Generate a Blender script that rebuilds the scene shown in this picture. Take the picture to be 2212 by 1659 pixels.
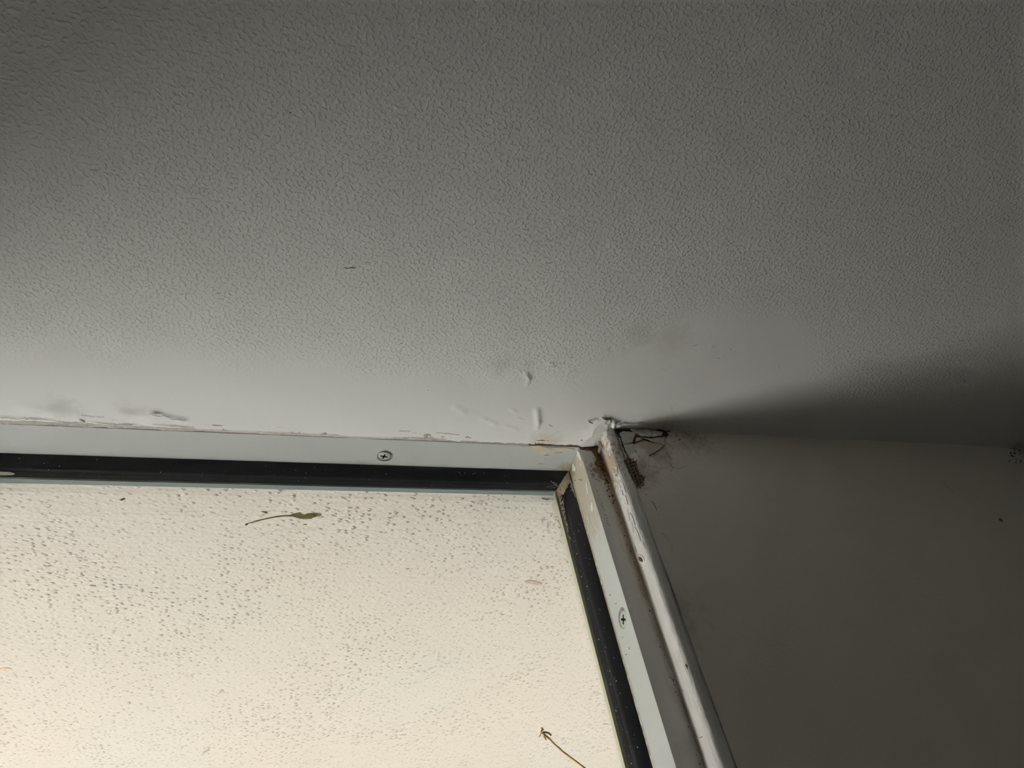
import bpy, math, random
import numpy as np
from mathutils import Vector, Matrix, noise as mnoise

for o in list(bpy.data.objects):
    bpy.data.objects.remove(o, do_unlink=True)
scene = bpy.context.scene
col = scene.collection
random.seed(7)
MM = 0.001

# ------------------------------------------------------------------ camera
# world: x to the right along the window wall, y out of the room, z up.  The inner
# upper corner of the window frame is the origin, the ceiling is z = 0.
FPX, CXP, CYP = 1680.0, 1106.0, 829.5
RC = np.array([[0.9628443845263646, -0.21907381220030678, -0.15791566101584456],
               [0.05964996860933447, 0.7428298762970269, -0.6668175583511949],
               [0.26338673548785985, 0.6326218773395119, 0.7282973210718818]])
CAM = np.array([-0.15674539, -0.30111225, -0.29540192])
cd = bpy.data.cameras.new('camera')
cd.sensor_width = 36.0
cd.lens = FPX / 2212.0 * 36.0
cd.clip_start = 0.01
cam = bpy.data.objects.new('camera', cd)
col.objects.link(cam)
cam.matrix_world = Matrix((
    (RC[0][0], -RC[1][0], -RC[2][0], CAM[0]),
    (RC[0][1], -RC[1][1], -RC[2][1], CAM[1]),
    (RC[0][2], -RC[1][2], -RC[2][2], CAM[2]),
    (0, 0, 0, 1)))
scene.camera = cam

# ------------------------------------------------------------------ light
world = bpy.data.worlds.new('world')
scene.world = world
world.use_nodes = True
wn = world.node_tree
wn.nodes.clear()
wo = wn.nodes.new('ShaderNodeOutputWorld')
wb = wn.nodes.new('ShaderNodeBackground')
ws = wn.nodes.new('ShaderNodeTexSky')
ws.sky_type = 'NISHITA'
ws.sun_disc = False
ws.sun_elevation = math.radians(22)
ws.sun_rotation = math.radians(62)
ws.dust_density = 2.0
wb.inputs['Strength'].default_value = 0.10
wn.links.new(ws.outputs[0], wb.inputs['Color'])
wn.links.new(wb.outputs[0], wo.inputs['Surface'])

sd = bpy.data.lights.new('sun', 'SUN')
sd.energy = 81.0
sd.color = (1.0, 0.97, 0.945)
sd.angle = math.radians(0.53)
sun = bpy.data.objects.new('sun', sd)
col.objects.link(sun)
sun.rotation_euler = Vector((-0.80, -0.42, -0.36)).to_track_quat('-Z', 'Y').to_euler()

vs = scene.view_settings
vs.view_transform = 'Standard'
vs.look = 'None'
vs.gamma = 1.0
vs.use_curve_mapping = False
vs.exposure = 0.52
scene.cycles.max_bounces = 6
scene.cycles.diffuse_bounces = 5
scene.cycles.glossy_bounces = 3
scene.cycles.transparent_max_bounces = 8
scene.cycles.use_light_tree = False
scene.cycles.use_adaptive_sampling = False
world.cycles.sampling_method = 'NONE'

# ------------------------------------------------------------------ helpers
def on(u, v, axis, c):
    """Point of the flat surface (axis = c) surveyed at photo coordinate (u, v)."""
    d = RC.T @ np.array([(u - CXP) / FPX, (v - CYP) / FPX, 1.0])
    t = (c - CAM[axis]) / d[axis]
    return Vector(CAM + t * d)

def ceil(u, v, z=0.0): return on(u, v, 2, z)
def wallp(u, v, y=-0.016): return on(u, v, 1, y)
def flange(u, v, y=0.0): return on(u, v, 1, y)
def jamb(u, v, x=0.0): return on(u, v, 0, x)
def pane(u, v, y=0.0275): return on(u, v, 1, y)

def add(name, verts, faces, mat, parent=None, smooth=False, label=None, kind=None):
    me = bpy.data.meshes.new(name)
    me.from_pydata([tuple(v) for v in verts], [], faces)
    me.update()
    if smooth:
        for p in me.polygons: p.use_smooth = True
    if mat: me.materials.append(mat)
    o = bpy.data.objects.new(name, me)
    col.objects.link(o)
    if parent: o.parent = parent
    if label: o['label'] = label
    if kind: o['kind'] = kind
    return o

def tag(o, label, cat, group=None, kind=None):
    o['label'] = label
    o['category'] = cat
    if group: o['group'] = group
    if kind: o['kind'] = kind
    return o

def empty(name, loc=(0, 0, 0)):
    o = bpy.data.objects.new(name, None)
    o.empty_display_size = 0.02
    o.location = loc
    col.objects.link(o)
    return o

def box_vf(x0, x1, y0, y1, z0, z1):
    v = [(x0, y0, z0), (x1, y0, z0), (x1, y1, z0), (x0, y1, z0), (x0, y0, z1), (x1, y0, z1), (x1, y1, z1), (x0, y1, z1)]
    f = [(0, 3, 2, 1), (4, 5, 6, 7), (0, 1, 5, 4), (1, 2, 6, 5), (2, 3, 7, 6), (3, 0, 4, 7)]
    return v, f

def refine(pts, step, amp, seed=0, closed=True):
    """Subdivide an outline and roughen it so that it looks broken rather than cut."""
    out = []
    n = len(pts)
    cen = sum((Vector(p) for p in pts), Vector()) / n
    for i in range(n if closed else n - 1):
        a, b = Vector(pts[i]), Vector(pts[(i + 1) % n])
        k = max(1, int((b - a).length / step))
        for j in range(k):
            p = a.lerp(b, j / k)
            w = amp * mnoise.noise(Vector((p.x * 900 + seed, p.y * 900, p.z * 900)))
            w += 0.5 * amp * mnoise.noise(Vector((p.x * 2600, p.y * 2600 + seed, p.z * 2600)))
            d = (p - cen)
            if d.length > 1e-9: p = p + d.normalized() * w
            out.append(p)
    if not closed: out.append(Vector(pts[-1]))
    return out

def plate(name, pts, nrm, th, mat, parent=None, inset=0.12, step=0.0008, amp=0.00025, seed=0, base=0.0, tilt=None, conf=None, **kw):
    """A broken flake: ragged outline, bevelled rim, thickness th along nrm."""
    nrm = Vector(nrm)
    ring = refine(pts, step, amp, seed) if step else [Vector(p) for p in pts]
    if conf: ring = [conf(p) for p in ring]
    cen = sum(ring, Vector()) / len(ring)
    n = len(ring)
    def lift(p):
        if tilt is None: return 0.0
        return (p - cen).dot(Vector(tilt))
    lo = [p + nrm * base for p in ring]
    mid = [p + nrm * (base + th * 0.7 + lift(p)) for p in ring]
    top = [cen + (p - cen) * (1 - inset) + nrm * (base + th + lift(p)) for p in ring]
    v = lo + mid + top
    f = [(i, (i + 1) % n, n + (i + 1) % n, n + i) for i in range(n)]
    f += [(n + i, n + (i + 1) % n, 2 * n + (i + 1) % n, 2 * n + i) for i in range(n)]
    f.append(tuple(range(2 * n, 3 * n)))
    o = add(name, v, f, mat, parent, **kw)
    import bmesh
    bm = bmesh.new(); bm.from_mesh(o.data)
    bmesh.ops.recalc_face_normals(bm, faces=bm.faces)
    bmesh.ops.triangulate(bm, faces=[q for q in bm.faces if len(q.verts) > 4])
    bm.to_mesh(o.data); bm.free()
    return o

def tube_vf(path, radii, seg=8, flat=1.0, nrm=None):
    v, f = [], []
    m = len(path)
    path = [Vector(p) for p in path]
    for i, p in enumerate(path):
        t = (path[min(i + 1, m - 1)] - path[max(i - 1, 0)]).normalized()
        ref = Vector(nrm) if nrm else (Vector((0, 0, 1)) if abs(t.z) < 0.9 else Vector((1, 0, 0)))
        a = t.cross(ref).normalized()
        b = a.cross(t).normalized()
        r = radii[i] if isinstance(radii, (list, tuple)) else radii
        for k in range(seg):
            an = 2 * math.pi * k / seg
            v.append(p + a * (r * math.cos(an)) + b * (r * flat * math.sin(an)))
    for i in range(m - 1):
        for k in range(seg):
            k2 = (k + 1) % seg
            f.append((i * seg + k, i * seg + k2, (i + 1) * seg + k2, (i + 1) * seg + k))
    f.append(tuple(range(seg - 1, -1, -1)))
    f.append(tuple(range((m - 1) * seg, m * seg)))
    return v, f

def tube(name, path, radii, mat, parent=None, seg=8, flat=1.0, nrm=None, **kw):
    v, f = tube_vf(path, radii, seg, flat, nrm)
    return add(name, v, f, mat, parent, smooth=True, **kw)

def wander(pts, step=0.0008, amp=0.0003, seed=0):
    """An irregular line through the given points."""
    out = []
    for i in range(len(pts) - 1):
        a, b = Vector(pts[i]), Vector(pts[i + 1])
        k = max(1, int((b - a).length / step))
        for j in range(k):
            p = a.lerp(b, j / k)
            if i or j:
                p = p + Vector((mnoise.noise(p * 1100 + Vector((seed, 0, 0))), mnoise.noise(p * 1100 + Vector((0, seed, 5))),
                                mnoise.noise(p * 1100 + Vector((9, 0, seed))))) * amp
            out.append(p)
    out.append(Vector(pts[-1]))
    return out

def crack(name, pts, width, nrm, mat, parent, seed=0, amp=0.0004, lift=0.00012, conf=None):
    """A narrow dark split: a slim irregular sliver lying in the surface."""
    nrm = Vector(nrm)
    path = wander(pts, 0.0007, amp, seed)
    path = [conf(p) for p in path] if conf else [p - nrm * ((p - Vector(pts[0])).dot(nrm)) for p in path]
    v, f = [], []
    m = len(path)
    for i, p in enumerate(path):
        t = (path[min(i + 1, m - 1)] - path[max(i - 1, 0)]).normalized()
        s = t.cross(nrm).normalized()
        e = min(1.0, 4.0 * min(i, m - 1 - i) / m + 0.15)
        w = width * e * (0.65 + 0.7 * abs(mnoise.noise(p * 1500 + Vector((seed, 3, 1)))))
        v += [p - s * w * 0.5 - nrm * 0.0002, p + nrm * lift, p + s * w * 0.5 - nrm * 0.0002]
    v2 = []
    for i in range(m):
        a, b, c = v[3 * i:3 * i + 3]
        v2 += [a + nrm * (0.0002 + lift * 0.5), b, c + nrm * (0.0002 + lift * 0.5)]
    for i in range(m - 1):
        for k in range(2):
            f.append((3 * i + k, 3 * i + k + 1, 3 * i + 4 + k, 3 * i + 3 + k))
    return add(name, v2, f, mat, parent)

def curl(name, pts, side, nrm, width, height, mat, parent, seed=0, th=0.00025, conf=None):
    """A lip of paint along a split, lifting away from the surface towards 'side'."""
    nrm, side = Vector(nrm), Vector(side).normalized()
    path = wander(pts, 0.0006, 0.00035, seed)
    if conf: path = [conf(p) for p in path]
    v, f = [], []
    m = len(path)
    rows = 5
    for i, p in enumerate(path):
        e = math.sin(math.pi * min(1, max(0, i / (m - 1)))) ** 0.5
        w = width * (0.6 + 0.8 * abs(mnoise.noise(p * 700 + Vector((seed, 1, 2)))))
        h = height * e * (0.7 + 0.6 * mnoise.noise(p * 600 + Vector((seed, 7, 2))))
        for r in range(rows):
            s = r / (rows - 1)
            v.append(p - side * w * (1 - s) + nrm * (h * s * s + 0.00004))
        v.append(p - side * 0.0001 + nrm * (max(h - th, 0.0)))
        v.append(p - side * w * 0.5 + nrm * 0.0)
    R = rows + 2
    for i in range(m - 1):
        for r in range(R - 1):
            f.append((i * R + r, i * R + r + 1, (i + 1) * R + r + 1, (i + 1) * R + r))
    return add(name, v, f, mat, parent, smooth=True)

# ------------------------------------------------------------------ materials
class NT:
    def __init__(s, name):
        s.mat = bpy.data.materials.new(name)
        s.mat.use_nodes = True
        s.t = s.mat.node_tree
        s.t.nodes.clear()
        s.out = s.t.nodes.new('ShaderNodeOutputMaterial')
    def n(s, typ, ins=None, **props):
        nd = s.t.nodes.new(typ)
        for k, val in props.items(): setattr(nd, k, val)
        for k, val in (ins or {}).items():
            if hasattr(val, 'is_linked') or isinstance(val, bpy.types.NodeSocket):
                s.t.links.new(val, nd.inputs[k])
            else:
                nd.inputs[k].default_value = val
        return nd
    def math(s, op, a, b=0.0, c=0.0, clamp=False):
        return s.n('ShaderNodeMath', {0: a, 1: b, 2: c}, operation=op, use_clamp=clamp).outputs[0]
    def pos(s):
        return s.n('ShaderNodeNewGeometry').outputs['Position']
    def xyz(s, p):
        nd = s.n('ShaderNodeSeparateXYZ', {0: p})
        return nd.outputs[0], nd.outputs[1], nd.outputs[2]
    def scaled(s, p, sc, off=(0, 0, 0)):
        return s.n('ShaderNodeMapping', {'Vector': p, 'Scale': sc, 'Location': off}).outputs[0]
    def noise(s, p, scale, detail=2.0, rough=0.5, dist=0.0):
        return s.n('ShaderNodeTexNoise', {'Vector': p, 'Scale': scale, 'Detail': detail, 'Roughness': rough, 'Distortion': dist}).outputs[0]
    def smooth(s, v, a, b):
        return s.n('ShaderNodeMapRange', {'Value': v, 'From Min': a, 'From Max': b, 'To Min': 0.0, 'To Max': 1.0},
                   interpolation_type='SMOOTHSTEP').outputs[0]
    def mix(s, fac, a, b):
        return s.n('ShaderNodeMix', {0: fac, 6: a, 7: b}, data_type='RGBA').outputs[2]
    def dist(s, p, q):
        return s.n('ShaderNodeVectorMath', {0: p, 1: tuple(q)}, operation='DISTANCE').outputs['Value']
    def bump(s, h, distance, strength=1.0, normal=None):
        ins = {'Height': h, 'Distance': distance, 'Strength': strength}
        if normal is not None: ins['Normal'] = normal
        return s.n('ShaderNodeBump', ins).outputs[0]
    def principled(s, color, rough=0.6, normal=None, spec=0.3, **extra):
        if rough >= 0.7 and not extra:      # chalky paints and plaster: plain matt reflection
            ins = {'Color': color, 'Roughness': 0.0}
            if normal is not None: ins['Normal'] = normal
            b = s.n('ShaderNodeBsdfDiffuse', ins)
            s.t.links.new(b.outputs[0], s.out.inputs['Surface'])
            return s.mat
        ins = {'Base Color': color, 'Roughness': rough, 'Specular IOR Level': spec}
        if normal is not None: ins['Normal'] = normal
        ins.update(extra)
        b = s.n('ShaderNodeBsdfPrincipled', ins)
        s.t.links.new(b.outputs[0], s.out.inputs['Surface'])
        return s.mat

def c4(r, g, b): return (r, g, b, 1.0)

def stain_shade(N, p, colr, centre, rad, tint, nscale=180, k=0.9, strength=1.0, soft=0.5):
    d = N.math('DIVIDE', N.dist(p, centre), rad)
    if not hasattr(N, 'nz'): N.nz = {}
    key = 160 if nscale < 230 else 420
    if key not in N.nz: N.nz[key] = N.noise(p, key, 3, 0.6)
    nz = N.nz[key]
    m = N.math('ADD', N.math('SUBTRACT', 1.0, d), N.math('MULTIPLY', N.math('SUBTRACT', nz, 0.5), 2 * k))
    m = N.math('MULTIPLY', N.smooth(m, 0.0, soft), strength)
    return N.mix(m, colr, tint)

def simple(name, rgb, rough=0.6, spec=0.3, var=0.06, scale=300, bumpd=0.00015, bscale=900, **extra):
    N = NT(name)
    p = N.pos()
    nz = N.noise(p, scale, 3)
    a = c4(*[max(0, c * (1 - var)) for c in rgb])
    b = c4(*[min(1, c * (1 + var)) for c in rgb])
    nrm = N.bump(N.noise(p, bscale, 2), bumpd) if bumpd else None
    return N.principled(N.mix(nz, a, b), rough, nrm, spec, **extra)

def mat_ceiling():
    N = NT('ceiling_paint')
    p = N.pos()
    x, y, z = N.xyz(p)
    # roller stipple, left out on the trowelled strip beside the window
    wob = N.noise(p, 22, 3)
    edge = N.math('ADD', y, N.math('MULTIPLY', N.math('SUBTRACT', wob, 0.5), 0.05))
    strip = N.smooth(edge, -0.062, -0.036)
    dpt = N.math('ADD', N.dist(p, (0.062, -0.035, 0)), N.math('MULTIPLY', N.math('SUBTRACT', wob, 0.5), 0.05))
    patch = N.math('SUBTRACT', 1.0, N.smooth(dpt, 0.055, 0.085))
    flat = N.math('MAXIMUM', strip, patch)
    st1 = N.smooth(N.noise(p, 620, 1.0, 0.45), 0.45, 0.72)
    st2 = N.noise(p, 210, 1.0)
    rough_h = N.math('ADD', st1, N.math('MULTIPLY', st2, 0.5))
    br = N.noise(N.scaled(p, (900, 60, 60)), 1.0, 2)
    flat_h = N.math('ADD', N.math('MULTIPLY', br, 0.10), N.math('MULTIPLY', N.noise(p, 160, 4), 0.45))
    hgt = N.n('ShaderNodeMix', {0: flat, 2: rough_h, 3: flat_h}, data_type='FLOAT').outputs[0]
    nrm = N.bump(hgt, 0.00017)
    tone = N.noise(p, 14, 3)
    colr = N.mix(tone, c4(0.76, 0.77, 0.765), c4(0.80, 0.81, 0.805))
    colr = N.mix(N.math('MULTIPLY', flat, 0.5), colr, c4(0.83, 0.84, 0.84))
    for cpt, rad, tint, s in ((ceil(1080, 790), 0.010, c4(0.60, 0.60, 0.56), 0.5), (ceil(1385, 722), 0.012, c4(0.62, 0.61, 0.56), 0.5),
                              (ceil(1450, 735), 0.016, c4(0.62, 0.61, 0.57), 0.4), (ceil(130, 885), 0.012, c4(0.5, 0.5, 0.48), 0.45),
                              (ceil(1180, 958), 0.014, c4(0.55, 0.50, 0.40), 0.6), (ceil(280, 890), 0.010, c4(0.5, 0.5, 0.48), 0.4)):
        colr = stain_shade(N, p, colr, cpt, rad, tint, 120, 0.7, s, 0.9)  # some grey patches put the soft shading of trowelled lumps into the colour
    colr = stain_shade(N, p, colr, (0.045, -0.0165, 0), 0.022, c4(0.36, 0.29, 0.24), 260, 0.5, 0.55, 1.4)
    colr = stain_shade(N, p, colr, (0.322, -0.016, 0), 0.024, c4(0.05, 0.045, 0.04), 190, 0.9, 0.9, 1.2)
    return N.principled(colr, 0.72, nrm, 0.25)

def mat_wall():
    N = NT('wall_paint')
    p = N.pos()
    h = N.math('ADD', N.math('MULTIPLY', N.noise(p, 120, 4), 0.8), N.math('MULTIPLY', N.noise(p, 700, 2), 0.25))
    nrm = N.bump(h, 0.0006)
    colr = N.mix(N.noise(p, 18, 3), c4(0.75, 0.72, 0.665), c4(0.81, 0.78, 0.72))
    colr = stain_shade(N, p, colr, wallp(1400, 960), 0.022, c4(0.36, 0.29, 0.23), 160, 0.8, 0.75, 0.9)
    colr = stain_shade(N, p, colr, wallp(1370, 1020), 0.016, c4(0.40, 0.33, 0.26), 200, 0.8, 0.8, 0.9)
    colr = stain_shade(N, p, colr, wallp(1490, 940), 0.022, c4(0.26, 0.19, 0.15), 420, 0.7, 0.6, 1.3)
    colr = stain_shade(N, p, colr, wallp(1450, 1330), 0.02, c4(0.5, 0.44, 0.36), 60, 1.0, 0.5, 0.9)
    colr = stain_shade(N, p, colr, (0.322, -0.016, 0), 0.026, c4(0.05, 0.045, 0.04), 190, 0.9, 0.9, 1.2)
    colr = stain_shade(N, p, colr, wallp(2162, 1124), 0.0018, c4(0.08, 0.07, 0.05), 900, 0.7, 0.8, 0.6)
    return N.principled(colr, 0.75, nrm, 0.2)

def mat_trim():
    N = NT('trim_paint')
    p = N.pos()
    x, y, z = N.xyz(p)
    h = N.math('ADD', N.noise(N.scaled(p, (500, 500, 120)), 1.0, 4), N.math('MULTIPLY', N.noise(p, 1500, 2), 0.3))
    nrm = N.bump(h, 0.0007)
    colr = N.mix(N.noise(p, 90, 3), c4(0.72, 0.71, 0.69), c4(0.80, 0.795, 0.78))
    streak = N.noise(N.scaled(p, (420, 420, 16)), 1.0, 4, 0.6)
    inner = N.smooth(y, -0.0065, 0.0)
    m = N.math('MULTIPLY', N.smooth(N.math('ADD', streak, N.math('MULTIPLY', inner, 0.35)), 0.52, 0.85), 0.75)
    colr = N.mix(m, colr, c4(0.42, 0.34, 0.25))
    colr = stain_shade(N, p, colr, (0.013, -0.004, -0.02), 0.022, c4(0.30, 0.22, 0.14), 300, 1.1, 0.8, 0.7)
    return N.principled(colr, 0.6, nrm, 0.3)

def mat_frame(name, base, head=True):
    N = NT(name)
    p = N.pos()
    x, y, z = N.xyz(p)
    colr = N.mix(N.noise(p, 25, 2), c4(*[c * 0.96 for c in base]), c4(*base))
    nrm = N.bump(N.noise(p, 60, 3), 0.0003)
    rgh = 0.42
    if not head:
        # weathering runs down from the leaking corner
        f = N.smooth(z, -0.10, -0.012)
        nz = N.noise(N.scaled(p, (420, 420, 130)), 1.0, 5, 0.75)
        m = N.smooth(N.math('ADD', N.math('MULTIPLY', f, 0.55), N.math('MULTIPLY', nz, 1.0)), 0.70, 0.95)
        colr = N.mix(N.math('MULTIPLY', m, 0.85), colr, c4(0.42, 0.38, 0.29))
        e = N.math('MULTIPLY', N.smooth(y, 0.0175, 0.0205), N.smooth(N.noise(p, 260, 4), 0.35, 0.55))
        colr = N.mix(e, colr, c4(0.30, 0.24, 0.16))
        colr = stain_shade(N, p, colr, (0, 0.018, -0.002), 0.011, c4(0.22, 0.19, 0.09), 350, 0.8, 0.85, 0.7)
    else:
        colr = stain_shade(N, p, colr, (-0.002, 0.019, 0), 0.008, c4(0.25, 0.22, 0.12), 300, 0.6, 0.8, 0.8)
    return N.principled(colr, rgh, nrm, 0.45)

def mat_flange():
    N = NT('flange_paint')
    p = N.pos()
    x, y, z = N.xyz(p)
    colr = N.mix(N.noise(N.scaled(p, (200, 200, 12)), 1.0, 3), c4(0.50, 0.50, 0.47), c4(0.60, 0.60, 0.57))
    nz = N.noise(N.scaled(p, (300, 300, 50)), 1.0, 5, 0.65)
    top = N.smooth(z, -0.20, 0.0)
    m = N.math('MULTIPLY', N.smooth(x, 0.003, 0.012), N.math('ADD', 0.35, N.math('MULTIPLY', top, 0.65)))
    m = N.smooth(N.math('ADD', N.math('MULTIPLY', m, 0.7), N.math('MULTIPLY', N.math('SUBTRACT', nz, 0.5), 0.9)), 0.15, 0.7)
    colr = N.mix(N.math('MULTIPLY', m, 0.85), colr, c4(0.33, 0.26, 0.18))
    colr = stain_shade(N, p, colr, (0.0105, 0, -0.018), 0.010, c4(0.17, 0.08, 0.04), 500, 1.2, 0.8, 0.6)
    nrm = N.bump(N.noise(p, 140, 4), 0.0006)
    return N.principled(colr, 0.55, nrm, 0.3)

def mat_soffit():
    N = NT('soffit_render')
    p = N.pos()
    streak = N.noise(N.scaled(p, (24, 330, 330)), 1.0, 2, 0.6)
    bv = N.n('ShaderNodeTexVoronoi', {'Vector': N.scaled(p, (250, 370, 370)), 'Scale': 1.0, 'Randomness': 1.0})
    some = N.smooth(N.xyz(bv.outputs['Color'])[0], 0.2, 0.65)
    bumps = N.math('MULTIPLY', N.math('SUBTRACT', 1.0, N.smooth(bv.outputs['Distance'], 0.05, 0.48)), some)
    pits = N.n('ShaderNodeTexVoronoi', {'Vector': N.scaled(p, (150, 220, 220)), 'Scale': 1.0, 'Randomness': 1.0}).outputs['Distance']
    pit = N.smooth(pits, 0.06, 0.22)
    where = N.smooth(N.noise(p, 11, 2), 0.34, 0.62)
    h = N.math('ADD', N.math('MULTIPLY', bumps, N.math('ADD', 0.30, N.math('MULTIPLY', where, 0.7))), N.math('MULTIPLY', N.math('MULTIPLY', streak, N.noise(p, 16, 1)), 1.3))
    h = N.math('ADD', h, N.math('MULTIPLY', N.noise(N.scaled(p, (300, 430, 430)), 1.0, 2), 0.55))
    h = N.math('ADD', h, N.math('MULTIPLY', pit, 0.45))
    nrm = N.bump(h, 0.00105)
    tone = N.noise(p, 5.0, 2)
    colr = N.mix(tone, c4(0.322, 0.312, 0.294), c4(0.334, 0.316, 0.284))
    colr = N.mix(N.math('MULTIPLY', N.smooth(N.noise(N.scaled(p, (1, 1, 1), (3, 7, 1)), 7.0, 2), 0.5, 0.7), 0.4), colr, c4(0.314, 0.320, 0.303))
    dirt = N.math('MULTIPLY', N.math('SUBTRACT', 1.0, N.smooth(pits, 0.05, 0.15)), N.smooth(N.noise(p, 75, 1), 0.45, 0.6))
    colr = N.mix(N.math('MULTIPLY', dirt, 0.55), colr, c4(0.36, 0.34, 0.29))
    return N.principled(colr, 0.8, nrm, 0.2)

def mat_glass():
    N = NT('window_glass')
    fr = N.n('ShaderNodeFresnel', {'IOR': 1.45}).outputs[0]
    tr = N.n('ShaderNodeBsdfTransparent', {'Color': c4(0.975, 0.985, 0.975)}).outputs[0]
    gl = N.n('ShaderNodeBsdfGlossy', {'Color': c4(1, 1, 1), 'Roughness': 0.0}).outputs[0]
    mx = N.n('ShaderNodeMixShader', {0: N.math('MULTIPLY', fr, 0.4), 1: tr, 2: gl}).outputs[0]
    N.t.links.new(mx, N.out.inputs['Surface'])
    return N.mat

def mat_drip(name, rgb, clear):
    N = NT(name)
    df = N.n('ShaderNodeBsdfDiffuse', {'Color': c4(*rgb)}).outputs[0]
    tl = N.n('ShaderNodeBsdfTranslucent', {'Color': c4(*rgb)}).outputs[0]
    tr = N.n('ShaderNodeBsdfTransparent', {'Color': c4(0.62, 0.58, 0.38)}).outputs[0]
    a = N.n('ShaderNodeMixShader', {0: 0.5, 1: df, 2: tl}).outputs[0]
    b = N.n('ShaderNodeMixShader', {0: clear, 1: a, 2: tr}).outputs[0]
    N.t.links.new(b, N.out.inputs['Surface'])
    return N.mat

def matt(name, rgb):
    N = NT(name)
    b = N.n('ShaderNodeBsdfDiffuse', {'Color': N.mix(N.noise(N.pos(), 3, 1), c4(*[c * 0.93 for c in rgb]), c4(*[c * 1.05 for c in rgb]))})
    N.t.links.new(b.outputs[0], N.out.inputs['Surface'])
    return N.mat

M = dict(
    ceiling=mat_ceiling(), wall=mat_wall(), trim=mat_trim(),
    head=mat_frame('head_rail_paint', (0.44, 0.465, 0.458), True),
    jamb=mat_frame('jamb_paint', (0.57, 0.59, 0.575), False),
    flange=mat_flange(), soffit=mat_soffit(), glass=mat_glass(),
    rubber=simple('black_rubber', (0.010, 0.010, 0.014), 0.42, 0.4, 0.2, 200, 0.0),
    lip=simple('rubber_lip_lit', (0.024, 0.024, 0.027), 0.5, 0.4, 0.2, 200, 0.0),  # lighter copy of the rubber: light on the downward lip put into colour
    outer=simple('outer_bead_paint', (0.27, 0.26, 0.20), 0.5, 0.3, 0.08, 60, 0.0001),
    glass_edge=simple('glass_edge_reflection', (0.09, 0.115, 0.108), 0.4, 0.4, 0.08, 60, 0.0001),
    steel=simple('zinc_screw', (0.50, 0.54, 0.50), 0.4, 0.5, 0.12, 700, 0.0001, Metallic=0.35),
    slot=simple('dark_recess', (0.03, 0.045, 0.04), 0.7, 0.2, 0.2),
    old=simple('old_sealant', (0.44, 0.41, 0.385), 0.8, 0.2, 0.22, 260, 0.0004, 500),
    cream=simple('peeled_undercoat', (0.53, 0.50, 0.42), 0.75, 0.2, 0.15, 240, 0.0004, 600),
    white=simple('paint_flake_white', (0.72, 0.72, 0.70), 0.65, 0.25, 0.06, 200, 0.0003, 700),
    chip=simple('plaster_chip_grey', (0.55, 0.54, 0.50), 0.75, 0.2, 0.1, 200, 0.0003, 500),
    bed=simple('plaster_bed_brown', (0.085, 0.063, 0.046), 0.9, 0.1, 0.5, 500, 0.0006, 700),
    dirt=simple('brown_dirt', (0.16, 0.105, 0.06), 0.9, 0.1, 0.5, 900, 0.0005, 1200),
    dark=simple('crack_shadow_dirt', (0.03, 0.024, 0.018), 0.95, 0.05, 0.4),
    crease=simple('paint_crease', (0.54, 0.53, 0.51), 0.9, 0.05, 0.2),
    hair=simple('hairline_dirt', (0.24, 0.215, 0.19), 0.95, 0.05, 0.4),
    rust=simple('rust_brown', (0.13, 0.055, 0.03), 0.9, 0.1, 0.5, 900, 0.0005, 1200),
    beige=simple('dried_beige_sealant', (0.36, 0.30, 0.23), 0.85, 0.15, 0.4, 700, 0.0009, 900),
    dust=simple('pale_dust', (0.55, 0.55, 0.52), 0.9, 0.1, 0.1),
    scrim=simple('scrim_thread', (0.32, 0.28, 0.23), 0.85, 0.1, 0.25, 900),
    drip=mat_drip('olive_drip', (0.16, 0.14, 0.06), 0.22),
    drip_tip=mat_drip('pale_drip', (0.34, 0.32, 0.22), 0.35),
    stalk=simple('dry_stalk', (0.36, 0.25, 0.13), 0.8, 0.2, 0.25, 900),
    render=matt('bounce_wall_render', (0.84, 0.83, 0.81)),
    facade=matt('facade_brown', (0.20, 0.17, 0.14)),
    ground=matt('paving', (0.045, 0.045, 0.042)),
    room=matt('room_plaster', (0.64, 0.60, 0.53)),
    floor=matt('room_floor', (0.30, 0.25, 0.20)),
)

def structure(name, verts, faces, mat, label=None, cat=None, smooth=False):
    o = add(name, verts, faces, mat, None, smooth)
    o['kind'] = 'structure'
    if label: o['label'] = label
    if cat: o['category'] = cat
    return o

# ------------------------------------------------------------------ room shell
XS = 0.313           # side wall beyond the right end of the window wall
XL, YB, ZF = -2.4, -3.0, -2.45
WX, WZ = -0.50, -0.31   # far side and foot of the window

def axis(lo, hi, dlo, dhi, step, coarse):
    a = list(np.arange(dlo, dhi + step * 0.5, step))
    pre = list(np.linspace(lo, dlo, coarse + 1)[:-1]) if lo < dlo else []
    post = list(np.linspace(dhi, hi, coarse + 1)[1:]) if hi > dhi else []
    return pre + a + post

RIDGES = []   # (ax, ay, bx, by, radius, height) : small ridges and blisters in the trowelled strip
def ridge(u0, v0, u1, v1, r, h):
    a, b = ceil(u0, v0), ceil(u1, v1)
    RIDGES.append((a.x, a.y, b.x, b.y, r, h))

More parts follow.
